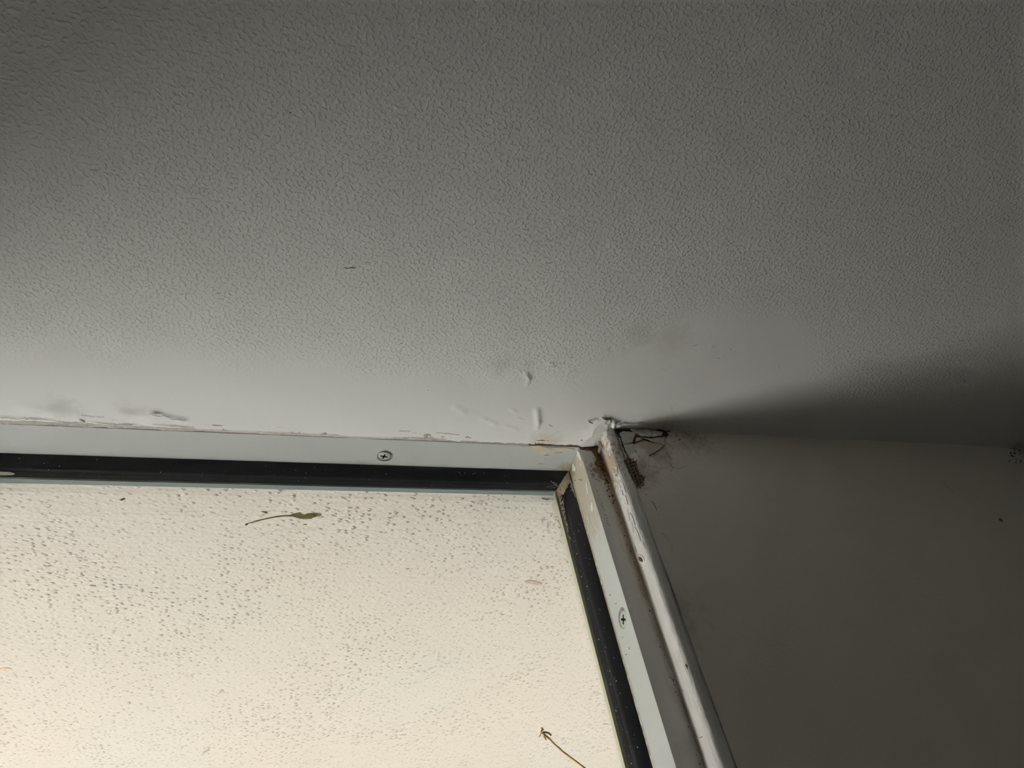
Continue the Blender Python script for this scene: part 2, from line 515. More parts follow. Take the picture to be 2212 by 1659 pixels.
ridge(1136, 806, 1142, 816, .0010, .0011); ridge(1142, 816, 1138, 832, .0006, .0006)
ridge(1160, 886, 1163, 912, .0014, .0012); ridge(1163, 912, 1160, 926, .0010, .0008)
ridge(1186, 784, 1196, 788, .0012, .0007)
ridge(1539, 746, 1540, 748, .0009, .0010); ridge(1574, 752, 1580, 754, .0007, .0008); ridge(1552, 772, 1562, 770, .0007, .0008)
ridge(1319, 752, 1321, 754, .0008, -.0009); ridge(1105, 884, 1114, 890, .0008, .0006)
ridge(1045, 905, 1068, 915, .0014, .0006); ridge(1090, 920, 1115, 928, .0009, .0005)
ridge(1430, 797, 1442, 800, .0006, .0005); ridge(1370, 738, 1440, 742, .0035, .0007); ridge(1075, 800, 1125, 790, .004, .0006)
ridge(1210, 790, 1340, 760, .0030, .0005); ridge(60, 880, 160, 893, .004, .0009); ridge(265, 893, 330, 898, .003, .0009)
ridge(325, 890, 400, 907, .0012, .0007); ridge(985, 880, 1000, 890, .002, .0007); ridge(1270, 935, 1305, 905, .0035, .0011)
ridge(1305, 905, 1335, 912, .0018, .0013); ridge(1640, 885, 1650, 892, .0014, .0006); ridge(2095, 570, 2112, 573, .0016, .0009)
ridge(2112, 573, 2104, 590, .0010, .0007)

def ceil_h(x, y):
    """Hand-trowelled unevenness of the ceiling; positive hangs into the room."""
    h = 0.0
    if y > -0.12:
        q = Vector((x, y, 0))
        k = min(1.0, (y + 0.12) / 0.06)
        h += k * 0.0004 * mnoise.noise(q * 30) + k * 0.00005 * mnoise.noise(q * 110)
        for ax, ay, bx, by, r, hh in RIDGES:
            if abs(x - ax) > 0.05 or abs(y - ay) > 0.03: continue
            dx, dy = bx - ax, by - ay
            L = dx * dx + dy * dy
            t = 0 if L < 1e-12 else max(0, min(1, ((x - ax) * dx + (y - ay) * dy) / L))
            d2 = (x - ax - t * dx) ** 2 + (y - ay - t * dy) ** 2
            if d2 < 9 * r * r: h += 0.8 * hh * math.exp(-d2 / (r * r))
    return h

def edge_y(x):
    """Ragged border of the ceiling plaster against the window head."""
    q = Vector((x, 0, 0))
    a = -0.0008 + 0.0009 * mnoise.noise(q * 120) + 0.0007 * mnoise.noise(q * 420) + 0.0003 * mnoise.noise(q * 1300)
    left = min(1, max(0, (-0.13 - x) / 0.12))
    return a - 0.0015 * left

# ceiling: one continuous skin, fine where the photograph looks at it closely
xs = axis(XL, XS, -0.33, 0.10, 0.0011, 14)
xs = [q for q in xs if q <= 0.1001] + list(np.arange(0.1035, XS, 0.0035)) + [XS]
ys = list(np.linspace(YB, -0.24, 12)) + list(np.arange(-0.236, -0.075, 0.004)) + list(np.arange(-0.075, -0.0005, 0.0010))
def build_ceiling():
    v, f, idx = [], [], {}
    nx, ny = len(xs), len(ys)
    for j, y in enumerate(ys):
        for i, x in enumerate(xs):
            last = j == ny - 1
            yy = y
            # x > 10 mm: the ceiling stops at the wall face, left of it at the window head
            if x > 0.0105:
                yy = y      # runs on over the wall head
            else:
                w = max(0.0, min(1.0, (y + 0.02) / 0.02))
                e = edge_y(x) if WX - 0.01 < x else -0.001
                yy = y + w * w * (e - ys[-1])
            v.append((x, yy, -ceil_h(x, yy)))
    for j in range(ny - 1):
        for i in range(nx - 1):
            a = j * nx + i
            f.append((a, a + nx, a + nx + 1, a + 1))
    # broken edge: turned up into the joint
    base = (ny - 1) * nx
    off = len(v)
    for i, x in enumerate(xs):
        p = v[base + i]
        v.append((p[0], p[1] - 0.0002, p[2] + 0.0012))
    for i in range(nx - 1):
        f.append((base + i, off + i, off + i + 1, base + i + 1))
    return v, f
cv, cf = build_ceiling()
ceiling = structure('ceiling', cv, cf, M['ceiling'], 'painted plaster ceiling, stippled, smooth and flaking beside the window', 'ceiling', True)

# window wall: to the right of the window, beyond its far side and under its foot
def grid_wall(x0, x1, z0, z1, y, nx, nz):
    v, f = [], []
    for j in range(nz + 1):
        for i in range(nx + 1):
            x = x0 + (x1 - x0) * i / nx
            z = z0 + (z1 - z0) * (j / nz)
            q = Vector((x, 0, z))
            h = 0.0007 * mnoise.noise(q * 30) if z > -0.3 else 0
            v.append((x, y - h, z))
    for j in range(nz):
        for i in range(nx):
            a = j * (nx + 1) + i
            f.append((a, a + 1, a + nx + 2, a + nx + 1))
    return v, f
v, f = grid_wall(0.0172, XS, -0.30, 0.003, -0.016, 110, 110)
b = len(v)
bv, bf = box_vf(0.0172, XS, -0.016, 0.036, ZF, -0.30)
v += bv; f += [tuple(b + q for q in t) for t in bf]
b = len(v)
bv, bf = box_vf(0.0172, XS + 0.1, -0.0145, 0.036, -0.30, 0.05)
v += bv; f += [tuple(b + q for q in t) for t in bf]
wall = structure('wall_window', v, f, M['wall'], 'plain shaded wall beside the window, plaster cracked at its upper corner', 'wall', True)
v, f = box_vf(XL, WX, -0.016, 0.04, ZF, 0.05)
structure('wall_far', v, f, M['facade'])
v, f = box_vf(WX, 0.0172, -0.016, 0.04, ZF, WZ)
structure('wall_parapet', v, f, M['facade'])
v, f = box_vf(XS, XS + 0.1, YB, 0.0, ZF, 0.05)
structure('wall_right', v, f, M['facade'])
v, f = box_vf(XL - 0.1, XL, YB, 0.1, ZF, 0.05)
structure('wall_left', v, f, M['room'])
# back wall with an unseen opening, added to fill the room with daylight
BX0, BX1, BZ0, BZ1 = -1.8, -0.4, -1.9, -0.7
v, f = [], []
for bb in ((XL - 0.1, BX0, ZF, 0.05), (BX1, XS + 0.1, ZF, 0.05), (BX0, BX1, ZF, BZ0), (BX0, BX1, BZ1, 0.05)):
    bv, bf = box_vf(bb[0], bb[1], YB - 0.1, YB, bb[2], bb[3])
    n0 = len(v)
    v += bv; f += [tuple(n0 + q for q in t) for t in bf]
structure('wall_back', v, f, M['room'])
v, f = box_vf(XL - 0.1, XS + 0.1, YB - 0.1, 0.1, ZF - 0.1, ZF)
structure('floor', v, f, M['floor'])
# slab above the ceiling skin keeps daylight out of the joint
v, f = box_vf(XL - 0.1, XS + 0.1, YB - 0.1, 0.036, 0.0025, 0.15)
structure('ceiling_slab', v, f, M['bed'])

# ------------------------------------------------------------------ outside
v, f = box_vf(-3.5, 2.5, 0.036, 0.54, 0.0, 0.15)
soffit = structure('soffit', v, f, M['soffit'], 'sunlit cream rendered overhang outside the window, brushed and pitted', 'overhang')
v, f = box_vf(-1.15, -0.95, 0.14, 0.43, ZF - 0.3, 0.0)
structure('wall_bounce', v, f, M['render'])  # unseen wall added to bounce sunlight in through the window
v, f = box_vf(-14, 14, -18, 16, ZF - 0.35, ZF - 0.15)
structure('ground', v, f, M['ground'])

# ------------------------------------------------------------------ window
win = empty('window_1', (0, 0, 0))
tag(win, 'white painted metal window with black rubber gaskets, upper right corner', 'window', kind='structure')

GY, GASK_Z, GASK_X = 0.0275, 0.0096, 0.0079

def cut(o, cutter):
    md = o.modifiers.new('hole', 'BOOLEAN')
    md.object = cutter
    md.operation = 'DIFFERENCE'
    md.solver = 'EXACT'
    dg = bpy.context.evaluated_depsgraph_get()
    me = bpy.data.meshes.new_from_object(o.evaluated_get(dg))
    o.modifiers.clear()
    old = o.data
    o.data = me
    bpy.data.meshes.remove(old)
    bpy.data.objects.remove(cutter, do_unlink=True)

def cyl_vf(c, axis_v, r, d0, d1, seg=40, squash=1.0):
    axis_v = Vector(axis_v)
    a = axis_v.orthogonal().normalized()
    b = axis_v.cross(a)
    v = [Vector(c) + axis_v * d + (a * math.cos(2 * math.pi * k / seg) + b * math.sin(2 * math.pi * k / seg)) * r
         for d in (d0, d1) for k in range(seg)]
    f = [(k, (k + 1) % seg, seg + (k + 1) % seg, seg + k) for k in range(seg)]
    f += [tuple(range(seg - 1, -1, -1)), tuple(range(seg, 2 * seg))]
    return v, f

# head rail: its underside is the pale face between the ceiling and the gasket
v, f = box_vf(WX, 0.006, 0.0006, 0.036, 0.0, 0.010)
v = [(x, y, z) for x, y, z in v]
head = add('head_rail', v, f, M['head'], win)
v, f = box_vf(0.0, 0.0125, 0.0, 0.036, WZ, -0.0004)
jb = add('jamb', v, f, M['jamb'], win)
jb.data.materials.append(M['flange'])
S1, S2 = Vector((-0.1095, 0.0138, 0.0)), Vector((0.0, 0.0083, -0.1064))
v, f = cyl_vf(S1 + Vector((0.0004, -0.0004, 0)), (0, 0, -1), 0.0043, -0.0022, 0.001)
cut(head, add('cutter', v, f, None))
v, f = cyl_vf(S2 + Vector((0, -0.0003, 0.0003)), (1, 0, 0), 0.0051, -0.001, 0.0022)
cut(jb, add('cutter', v, f, None))
for p in jb.data.polygons:
    p.material_index = 1 if p.normal.y < -0.9 else 0

def screw(c, nrm, r, tiltax, ang, rot, sink):
    s = empty('screw', c)
    s.parent = win
    nrm = Vector(nrm)
    q = Matrix.Rotation(ang, 3, Vector(tiltax))
    nn = (q @ nrm).normalized()
    a = nn.orthogonal().normalized()
    a = Matrix.Rotation(rot, 3, nn) @ a
    b = nn.cross(a)
    seg = 40
    v, f = [], []
    # domed pan with a cross-shaped recess
    rings = [(1.0, -0.0010), (1.0, -0.0001), (0.93, 0.00012), (0.80, 0.0002), (0.58, 0.00022)]
    for rr, h in rings:
        for k in range(seg):
            t = 2 * math.pi * k / seg
            v.append((a * math.cos(t) + b * math.sin(t)) * rr * r + nn * (h - sink))
    for i in range(len(rings) - 1):
        for k in range(seg):
            f.append((i * seg + k, i * seg + (k + 1) % seg, (i + 1) * seg + (k + 1) % seg, (i + 1) * seg + k))
    # cross outline with 40 points so that it bridges to the last ring
    def cross_r(t):
        t4 = ((t + math.pi / 4) % (math.pi / 2)) - math.pi / 4
        w = 0.13
        return min(0.54 / max(math.cos(t4), 0.2), w / max(abs(math.sin(t4)), 1e-3))
    i0 = len(v)
    for k in range(seg):
        t = 2 * math.pi * k / seg
        v.append((a * math.cos(t) + b * math.sin(t)) * cross_r(t) * r + nn * (0.00022 - sink))
    base = (len(rings) - 1) * seg
    for k in range(seg):
        f.append((base + k, base + (k + 1) % seg, i0 + (k + 1) % seg, i0 + k))
    hd = add('screw_head', v, f, M['steel'], s)
    v2, f2 = [], []
    for sc, h in ((1.0, 0.00022), (0.75, -0.0007)):
        for k in range(seg):
            t = 2 * math.pi * k / seg
            v2.append((a * math.cos(t) + b * math.sin(t)) * cross_r(t) * r * sc + nn * (h - sink))
    for k in range(seg):
        f2.append((k, (k + 1) % seg, seg + (k + 1) % seg, seg + k))
    f2.append(tuple(range(seg, 2 * seg)))
    add('cross_recess', v2, f2, M['slot'], s)
    return s
sc1 = screw(S1 + Vector((-0.0001, 0.0003, 0)), (0, 0, -1), 0.00365, (1, 0.4, 0), 0.10, 0.6, 0.0004)
sc1['label'] = 'crosshead screw in the head rail'
sc2 = screw(S2 + Vector((0, 0.0002, -0.0002)), (-1, 0, 0), 0.0044, (0, 0, 1), 0.08, 0.2, 0.0006)
sc2['label'] = 'dull crosshead screw in the jamb'

# gaskets: a rounded wedge from the frame to the glass, mitred in the corner
prof = [(-0.001, 0.0209), (0.0003, 0.0209), (0.0018, 0.0213), (0.0038, 0.0223), (0.0058, 0.0237), (0.0068, 0.0246), (0.0069, 0.0250),
        (0.0078, 0.0256), (0.0086, 0.0264), (0.0093, 0.0273), (0.0096, 0.0275)]
def gasket(name, which, parent):
    v, f = [], []
    n = len(prof)
    k = GASK_X / 0.0096
    if which == 'head':
        for s, y in prof: v.append((WX, y, -s))
        for s, y in prof: v.append((-s * k - 0.0004, y, -s))
    else:
        for s, y in prof: v.append((-s * k, y, -max(s, 0) - 0.0001))
        for s, y in prof: v.append((-s * k, y, WZ))
    for i in range(n - 1):
        f.append((i, i + 1, n + i + 1, n + i))
    o = add(name, v, f, M['rubber'], parent, True)
    o.data.materials.append(M['lip'])
    for p in o.data.polygons:
        p.material_index = 1 if p.index >= 6 else 0
    return o
gk_h = gasket('gasket', 'head', win)
gk_j = gasket('gasket', 'jamb', win)

# pane and the outer glazing bead seen through it
v, f = box_vf(WX, 0.0, GY, GY + 0.0055, WZ, -0.0002)
glass = add('glass_pane', v, f, M['glass'], win)
v, f = box_vf(WX, -0.0066, 0.0332, 0.0365, -0.0058, 0.0)
add('outer_bead', v, f, M['glass_edge'], win)  # teal colour stands in for the reflection in the glass edge
v, f = box_vf(-0.0070, 0.0, 0.0332, 0.0365, WZ, -0.0)
add('outer_bead', v, f, M['outer'], win)

# ------------------------------------------------------------------ trim: rounded plaster edge beside the frame
def build_trim():
    arc = [(0.0125, 0.0006), (0.0122, -0.002), (0.0119, -0.0045), (0.0115, -0.007), (0.0110, -0.0095), (0.0107, -0.0118),
           (0.0107, -0.0136), (0.0111, -0.0150), (0.0120, -0.0158), (0.0135, -0.0161), (0.0152, -0.0161), (0.0172, -0.0160), (0.0172, -0.0120)]
    zs = list(np.arange(0.0, -0.30, -0.0011)) + list(np.linspace(-0.31, ZF, 8))
    v, f = [], []
    for z in zs:
        for i, (x, y) in enumerate(arc):
            q = Vector((x, y, z))
            k = 1.0 if z > -0.30 else 0
            rough = 0.55 + 0.9 * math.exp(z / 0.05)
            e = 1.0 if 3 <= i <= 9 else 0.35
            n1 = mnoise.noise(Vector((x * 200, y * 200, z * 260))) * 0.0003 + mnoise.noise(Vector((x * 600, y * 600, z * 700))) * 0.0003
            n1 += mnoise.noise(Vector((3, 1, z * 40))) * 0.0004
            v.append((x - 0.7 * n1 * k * e * rough, y - 0.7 * n1 * k * e * rough, z))
    n = len(arc)
    for j in range(len(zs) - 1):
        for i in range(n - 1):
            f.append((j * n + i, j * n + i + 1, (j + 1) * n + i + 1, (j + 1) * n + i))
    return v, f
v, f = build_trim()
trim = structure('trim_1', v, f, M['trim'], 'rough white plaster edging strip between window jamb and shaded wall', 'trim', True)

# ================================================================== small details
from mathutils.bvhtree import BVHTree

def tree(o):
    return BVHTree.FromPolygons([v.co.copy() for v in o.data.vertices], [tuple(p.vertices) for p in o.data.polygons])

def touch(t, u, v):
    """Surface point and normal where the photographed mark (u, v) sits on an object."""
    d = Vector(RC.T @ np.array([(u - CXP) / FPX, (v - CYP) / FPX, 1.0])).normalized()
    loc, n, i, dist = t.ray_cast(Vector(CAM), d)
    if loc is None:      # just past an edge: the nearest point of the object
        best = min((t.find_nearest(Vector(CAM) + d * q) for q in np.arange(0.40, 0.62, 0.004)), key=lambda r: r[3])
        loc, n = best[0], best[1]
    if n.dot(d) > 0: n = -n
    return loc, n

UP, OUT, DOWN, IN, LEFT = Vector((0, 0, 1)), Vector((0, 1, 0)), Vector((0, 0, -1)), Vector((0, -1, 0)), Vector((-1, 0, 0))
def cconf(p): return Vector((p.x, p.y, -ceil_h(p.x, p.y)))
def wconf(p): return Vector((p.x, -0.016 - 0.0007 * mnoise.noise(Vector((p.x, 0, p.z)) * 30), p.z))
def cpts(*uv): return [cconf(ceil(u, v)) for u, v in uv]
def wpts(*uv): return [wconf(wallp(u, v)) for u, v in uv]
def crop(pts, ox, oy, sc): return [(ox + x / sc, oy + y / sc) for x, y in pts]

def lumps(name, pts, mat, parent, kind=None, label=None, squash=1.0):
    """Crumbs of irregular shape: (centre, radius) pairs in one mesh."""
    v, f = [], []
    base = [(0, 0, 1), (0.9, 0, 0.1), (0.28, 0.85, 0.1), (-0.72, 0.53, -0.1), (-0.72, -0.53, 0.1), (0.28, -0.85, -0.1), (0, 0, -1)]
    fa = [(0, 1, 2), (0, 2, 3), (0, 3, 4), (0, 4, 5), (0, 5, 1), (6, 2, 1), (6, 3, 2), (6, 4, 3), (6, 5, 4), (6, 1, 5)]
    for c, r in pts:
        n0 = len(v)
        sx, sy, sz = [random.uniform(0.6, 1.35) for _ in range(3)]
        for x, y, z in base:
            k = random.uniform(0.75, 1.2) * r
            v.append(Vector(c) + Vector((x * sx, y * sy, z * sz * squash)) * k)
        f += [tuple(n0 + i for i in t) for t in fa]
    return add(name, v, f, mat, parent, kind=kind, label=label)

# ---- ceiling border along the window head: older sealant shows below the broken paint
def sealant_strip(x0, x1, name, mat, y_in, y_out, zrec, amp, seed):
    v, f = [], []
    n = int((x1 - x0) / 0.0007)
    cols = 7
    for i in range(n + 1):
        x = x0 + (x1 - x0) * i / n
        for j in range(cols):
            t = j / (cols - 1)
            y = y_in + (y_out - y_in) * t + 0.0003 * mnoise.noise(Vector((x * 700, j * 3.1, seed)))
            z = zrec - amp * mnoise.noise(Vector((x * 130, y * 1800, seed))) - 0.5 * amp * mnoise.noise(Vector((x * 600, y * 2600, seed + 4)))
            v.append((x, y, z))
    for i in range(n):
        for j in range(cols - 1):
            a = i * cols + j
            f.append((a, a + 1, a + cols + 1, a + cols))
    return add(name, v, f, mat, ceiling, True)
ss = sealant_strip(WX, -0.030, 'sealant_strip', M['old'], -0.0055, 0.0009, 0.0003, 0.0006, 3)
ss['label'] = 'weathered grey-brown sealant along the window head'
sealant_strip(-0.030, 0.0115, 'sealant_strip', M['dirt'], -0.0045, 0.0012, 0.0004, 0.0005, 8)
# lips of paint lifting along the joint (seen as thin light and dark lines)
k = 0
for (u0, v0), (u1, v1), w, h in (((-60, 897), (34, 903), .0022, .0009), ((36, 904), (120, 908), .0018, .0008), ((110, 911), (190, 914), .0016, .0010),
                                 ((170, 906), (185, 912), .0022, .0009), ((195, 913), (300, 918), .0015, .0007), ((330, 918), (420, 925), .0015, .0008),
                                 ((420, 927), (560, 934), .0012, .0006), ((560, 935), (700, 941), .0013, .0006), ((700, 941), (850, 947), .0012, .0007),
                                 ((850, 946), (965, 950), .0012, .0009), ((175, 897), (225, 902), .0012, .0004), ((325, 891), (350, 892), .0008, .0005),
                                 ((350, 895), (380, 903), .0008, .0005), ((375, 904), (402, 908), .0008, .0005), ((860, 930), (888, 931), .0008, .0004),
                                 ((940, 936), (990, 940), .0009, .0005), ((270, 915), (290, 917), .0012, .0008)):
    k += 1
    curl('paint_lip', cpts((u0, v0), ((u0 + u1) / 2, (v0 + v1) / 2 + (1.5 if k % 2 else -1)), (u1, v1)), OUT, DOWN, w, h, M['white'], ceiling, k, conf=cconf)
for k, (pts, w) in enumerate((([(-10, 902), (15, 903), (35, 905), (44, 908)], .0006), ([(44, 908), (90, 911), (130, 914)], .0003),
                              ([(168, 912), (178, 915)], .0007), ([(105, 917), (150, 919)], .0004), ([(225, 917), (255, 917)], .0004),
                              ([(322, 891), (330, 893), (345, 898), (352, 898)], .0004), ([(365, 900), (372, 906), (385, 906), (400, 909)], .0004),
                              ([(385, 919), (410, 925), (440, 929)], .0003), ([(700, 938), (735, 939)], .0003), ([(868, 947), (880, 949)], .0004),
                              ([(925, 949), (965, 951)], .0006), ([(960, 937), (992, 939)], .0004), ([(862, 931), (886, 932)], .0003))):
    crack('crack', cpts(*pts), w * 0.8, DOWN, M['hair'], ceiling, 40 + k, 0.0003, conf=cconf)

# ---- cream undercoat bared at the end of the head rail
HZ = 0.0
def hpts(*uv): return [ceil(u, v, HZ) for u, v in uv]
C1 = (1080, 820, 3.95)
for k, pg in enumerate(([(180, 565), (330, 560), (420, 585), (480, 600), (430, 610), (380, 640), (320, 635), (260, 600), (215, 585)],
                        [(400, 575), (560, 580), (640, 590), (620, 602), (560, 600), (520, 612), (470, 598)],
                        [(470, 622), (520, 618), (530, 626), (490, 632)], [(380, 645), (415, 640), (420, 650)])):
    plate('paint_flake', hpts(*crop(pg, *C1)), DOWN, 0.00035, M['cream'], head, seed=k, step=0.0006)
crack('scratch', hpts((1160, 1002), (1177, 1002)), 0.0004, DOWN, M['hair'], head, 3, 0.0001)
for u, v in ((1105, 985), (1178, 992), (1187, 1016), (1245, 985), (1100, 1004)):
    crack('scratch', hpts((u - 2, v), (u + 2, v + 1)), 0.0005, DOWN, M['hair'], head, u, 0.0001)

# ---- broken paint at the inner corner of the ceiling
K = (1180, 880, 9.217)
plate('paint_flake', cpts(*crop([(640, 740), (700, 690), (860, 560), (930, 350), (1060, 240), (1120, 190), (1250, 210), (1270, 290), (1240, 400), (1150, 450),
                                 (1060, 520), (1010, 560), (960, 680), (950, 740), (880, 770), (780, 770), (720, 775)], *K)), DOWN, 0.0011, M['white'], ceiling, 0.2, conf=cconf, seed=2)
plate('paint_flake', cpts(*crop([(1320, 240), (1360, 235), (1350, 330), (1345, 395), (1300, 390)], *K)), DOWN, 0.0016, M['white'], ceiling, 0.25, conf=cconf, seed=5, amp=0.00012)
plate('paint_flake', cpts(*crop([(1370, 330), (1540, 300), (1660, 310), (1900, 300), (2080, 400), (1900, 395), (1700, 410), (1500, 415), (1350, 420)], *K)), DOWN, 0.0009, M['white'],
      ceiling, 0.12, conf=cconf, seed=6)
plate('paint_flake', cpts(*crop([(820, 250), (920, 230), (1050, 215), (1040, 240), (930, 255), (915, 290), (870, 285)], *K)), DOWN, 0.0007, M['white'], ceiling, conf=cconf, seed=9)
for k, (pg, w) in enumerate((([(1090, 165), (1140, 190), (1200, 195), (1260, 190), (1290, 235)], .0009), ([(835, 250), (870, 285), (920, 290)], .0008),
                             ([(940, 195), (1000, 205), (1060, 170)], .0004), ([(1370, 325), (1450, 318), (1540, 292), (1650, 305)], .0004),
                             ([(1830, 290), (1940, 290), (1970, 300)], .0003), ([(915, 245), (980, 235), (1060, 240)], .0003),
                             ([(730, 690), (790, 715)], .0004), ([(685, 640), (715, 625)], .0008), ([(770, 390), (800, 408)], .0005),
                             ([(890, 40), (915, 45)], .0004), ([(60, 350), (130, 385)], .0003), ([(1410, 125), (1440, 140)], .0006),
                             ([(930, 440), (1000, 350)], .0003), ([(1060, 460), (1125, 300)], .0003))):
    crack('crack', cpts(*crop(pg, *K)), w, DOWN, M['dirt'] if w > 0.0006 else M['crease'], ceiling, 70 + k, 0.0002, lift=0.0012 if w in (.0009, .0008) else 0.0011 if k in (6, 12, 13) else 0.0003, conf=cconf)
# other nicks and wrinkles of the smooth strip
for k, (pts, w) in enumerate((([(1136, 806), (1140, 812), (1144, 818)], .0005), ([(1144, 818), (1141, 832)], .0003), ([(1164, 888), (1166, 926)], .0005),
                              ([(1118, 900), (1132, 907)], .0003),
                              ([(1428, 797), (1440, 800), (1448, 790)], .0003), ([(1537, 748), (1541, 744)], .0006), ([(1575, 751), (1580, 755)], .0005),
                              ([(1548, 773), (1555, 772)], .0006), ([(1318, 754), (1322, 753)], .0007), ([(1183, 790), (1200, 791)], .0004),
                              ([(1192, 783), (1202, 790)], .0004), ([(1120, 795), (1128, 806)], .0004),
                              ([(2093, 575), (2104, 571), (2118, 567)], .0005), ([(2104, 590), (2112, 577)], .0004), ([(1680, 785), (1686, 800)], .0003),
                              ([(1640, 893), (1648, 887)], .0004))):
    crack('crack', cpts(*pts), w * 0.8, DOWN, M['crease'], ceiling, 100 + k, 0.0003, conf=cconf)
# faint dirt marks on the stippled part
for k, (pts, w, m) in enumerate((([(741, 579), (752, 579), (770, 578)], .0007, 'dark'), ([(757, 578), (764, 576)], .0011, 'dark'), ([(788, 566), (798, 567)], .0005, 'hair'),
                                 ([(1094, 393), (1100, 400), (1103, 412)], .0005, 'hair'), ([(1182, 569), (1194, 566)], .0004, 'hair'), ([(465, 634), (478, 632)], .0004, 'hair'),
                                 ([(684, 728), (694, 727)], .0004, 'hair'), ([(192, 367), (214, 367)], .0004, 'hair'), ([(862, 744), (870, 740)], .0004, 'hair'),
                                 ([(1498, 746), (1506, 744)], .0003, 'hair'), ([(2075, 735), (2078, 737)], .0007, 'dark'), ([(2082, 820), (2086, 826)], .0005, 'dark'))):
    crack('dirt_mark', cpts(*pts), w * 0.7, DOWN, M['hair' if m == 'dark' else 'crease'], ceiling, 140 + k, 0.0006, lift=0.0003, conf=cconf)
for u, v, r in ((627, 243, .0007), (727, 400, .0004), (925, 843, .0004), (2094, 722, .0004)):
    lumps('fly_speck', [(cconf(ceil(u, v)), r * 0.8)], M['hair'], ceiling, squash=0.5)

# ---- cracked plaster at the top of the window wall
bed = plate('plaster_bed', wpts((1326, 929), (1345, 926), (1385, 925), (1412, 926), (1436, 931), (1446, 938), (1436, 948), (1425, 960), (1402, 980), (1380, 988), (1366, 996), (1355, 993),
                                (1346, 970), (1338, 948)), IN, 0.00025, M['bed'], wall, 0.1, conf=wconf, seed=1)
bed['label'] = 'dark brown hollow behind the loose plaster'
plate('plaster_bed', wpts((1346, 994), (1362, 986), (1380, 1000), (1392, 1030), (1388, 1050), (1376, 1052), (1362, 1030)), IN, 0.0002, M['dirt'], wall, 0.1, conf=wconf, seed=4, amp=0.0011)
CH = [([(1450, 550), (1530, 505), (1740, 515), (1755, 560), (1720, 620), (1700, 700), (1540, 742), (1490, 690)], K, 'chip'),
      ([(1545, 782), (1700, 757), (1760, 810), (1780, 860), (1720, 905), (1640, 995), (1600, 980), (1550, 850)], K, 'chip'),
      ([(1095, 422), (1258, 416), (1285, 450), (1286, 492), (1200, 496), (1152, 470), (1140, 455)], C1, 'wall'),
      ([(1298, 440), (1385, 450), (1376, 480), (1300, 494)], C1, 'wall'),
      ([(1165, 508), (1290, 512), (1400, 492), (1392, 558), (1312, 545), (1225, 520), (1165, 538)], C1, 'wall'),
      ([(1148, 565), (1225, 538), (1310, 560), (1390, 572), (1330, 615), (1270, 650), (1182, 655), (1155, 602)], C1, 'wall'),
      ([(1110, 615), (1150, 625), (1180, 668), (1150, 700), (1120, 690), (1095, 660)], C1, 'wall'),
      ([(1200, 660), (1262, 655), (1255, 760), (1235, 830), (1190, 800), (1165, 720), (1172, 690)], C1, 'wall')]
for k, (pg, cr, m) in enumerate(CH):
    uv = crop(pg, *cr)
    mu, mv = sum(a for a, b in uv) / len(uv), sum(b for a, b in uv) / len(uv)
    uv = [(mu + (a - mu) * 1.07 + (0.6 if a > mu else -0.6), mv + (b - mv) * 1.07 + (0.6 if b > mv else -0.6)) for a, b in uv]
    plate('plaster_chip', wpts(*uv), IN, 0.0006 + 0.00025 * (k % 3), M[m], wall, 0.05, conf=wconf, seed=20 + k, step=0.0007, amp=0.0002,
          tilt=(0.02 * ((k % 3) - 1), 0, 0.03 * ((k % 2) - 0.5)))
for k, (pg, w) in enumerate((([(1010, 425), (1120, 416), (1210, 405), (1265, 402), (1340, 432), (1372, 440)], .0011), ([(1262, 428), (1290, 470), (1290, 500)], .0005),
                             ([(1150, 478), (1200, 500), (1290, 506), (1370, 490), (1392, 468)], .0008), ([(1200, 518), (1240, 524), (1300, 548), (1310, 556)], .0006),
                             ([(1000, 440), (1030, 540), (1060, 620), (1090, 670)], .0007), ([(1370, 440), (1420, 450), (1450, 440)], .0005))):
    crack('crack', wpts(*crop(pg, *C1)), w * 0.7, IN, M['dark'], wall, 230 + k, 0.0008, conf=wconf, lift=0.0014)
# scrim tape laid bare under the plaster
def wl(u, v, lift=0.0006): return wconf(wallp(u, v)) + IN * lift
for j, (a, b) in enumerate((((1352, 990), (1376, 1056)), ((1359, 988), (1384, 1056)), ((1366, 992), (1390, 1050)), ((1372, 998), (1391, 1040)))):
    pth = wander([wl(*a), wl((a[0] + b[0]) / 2 + (j % 2), (a[1] + b[1]) / 2), wl(*b)], 0.001, 0.0005, j)
    tube('scrim_thread', pth, 0.00026, M['scrim'], wall, 5)
for j in range(10):
    t = j / 9.0
    a = (1350 + 27 * t, 997 + 58 * t); b = (1368 + 25 * t, 993 + 52 * t)
    if j == 6: continue
    pth = wander([wl(a[0], a[1] - 1, .0008), wl((a[0] + b[0]) / 2, (a[1] + b[1]) / 2 - 1, .0010), wl(b[0], b[1], .0007)], 0.001, 0.0006, 30 + j)
    tube('scrim_thread', pth, 0.00024, M['scrim'], wall, 5)
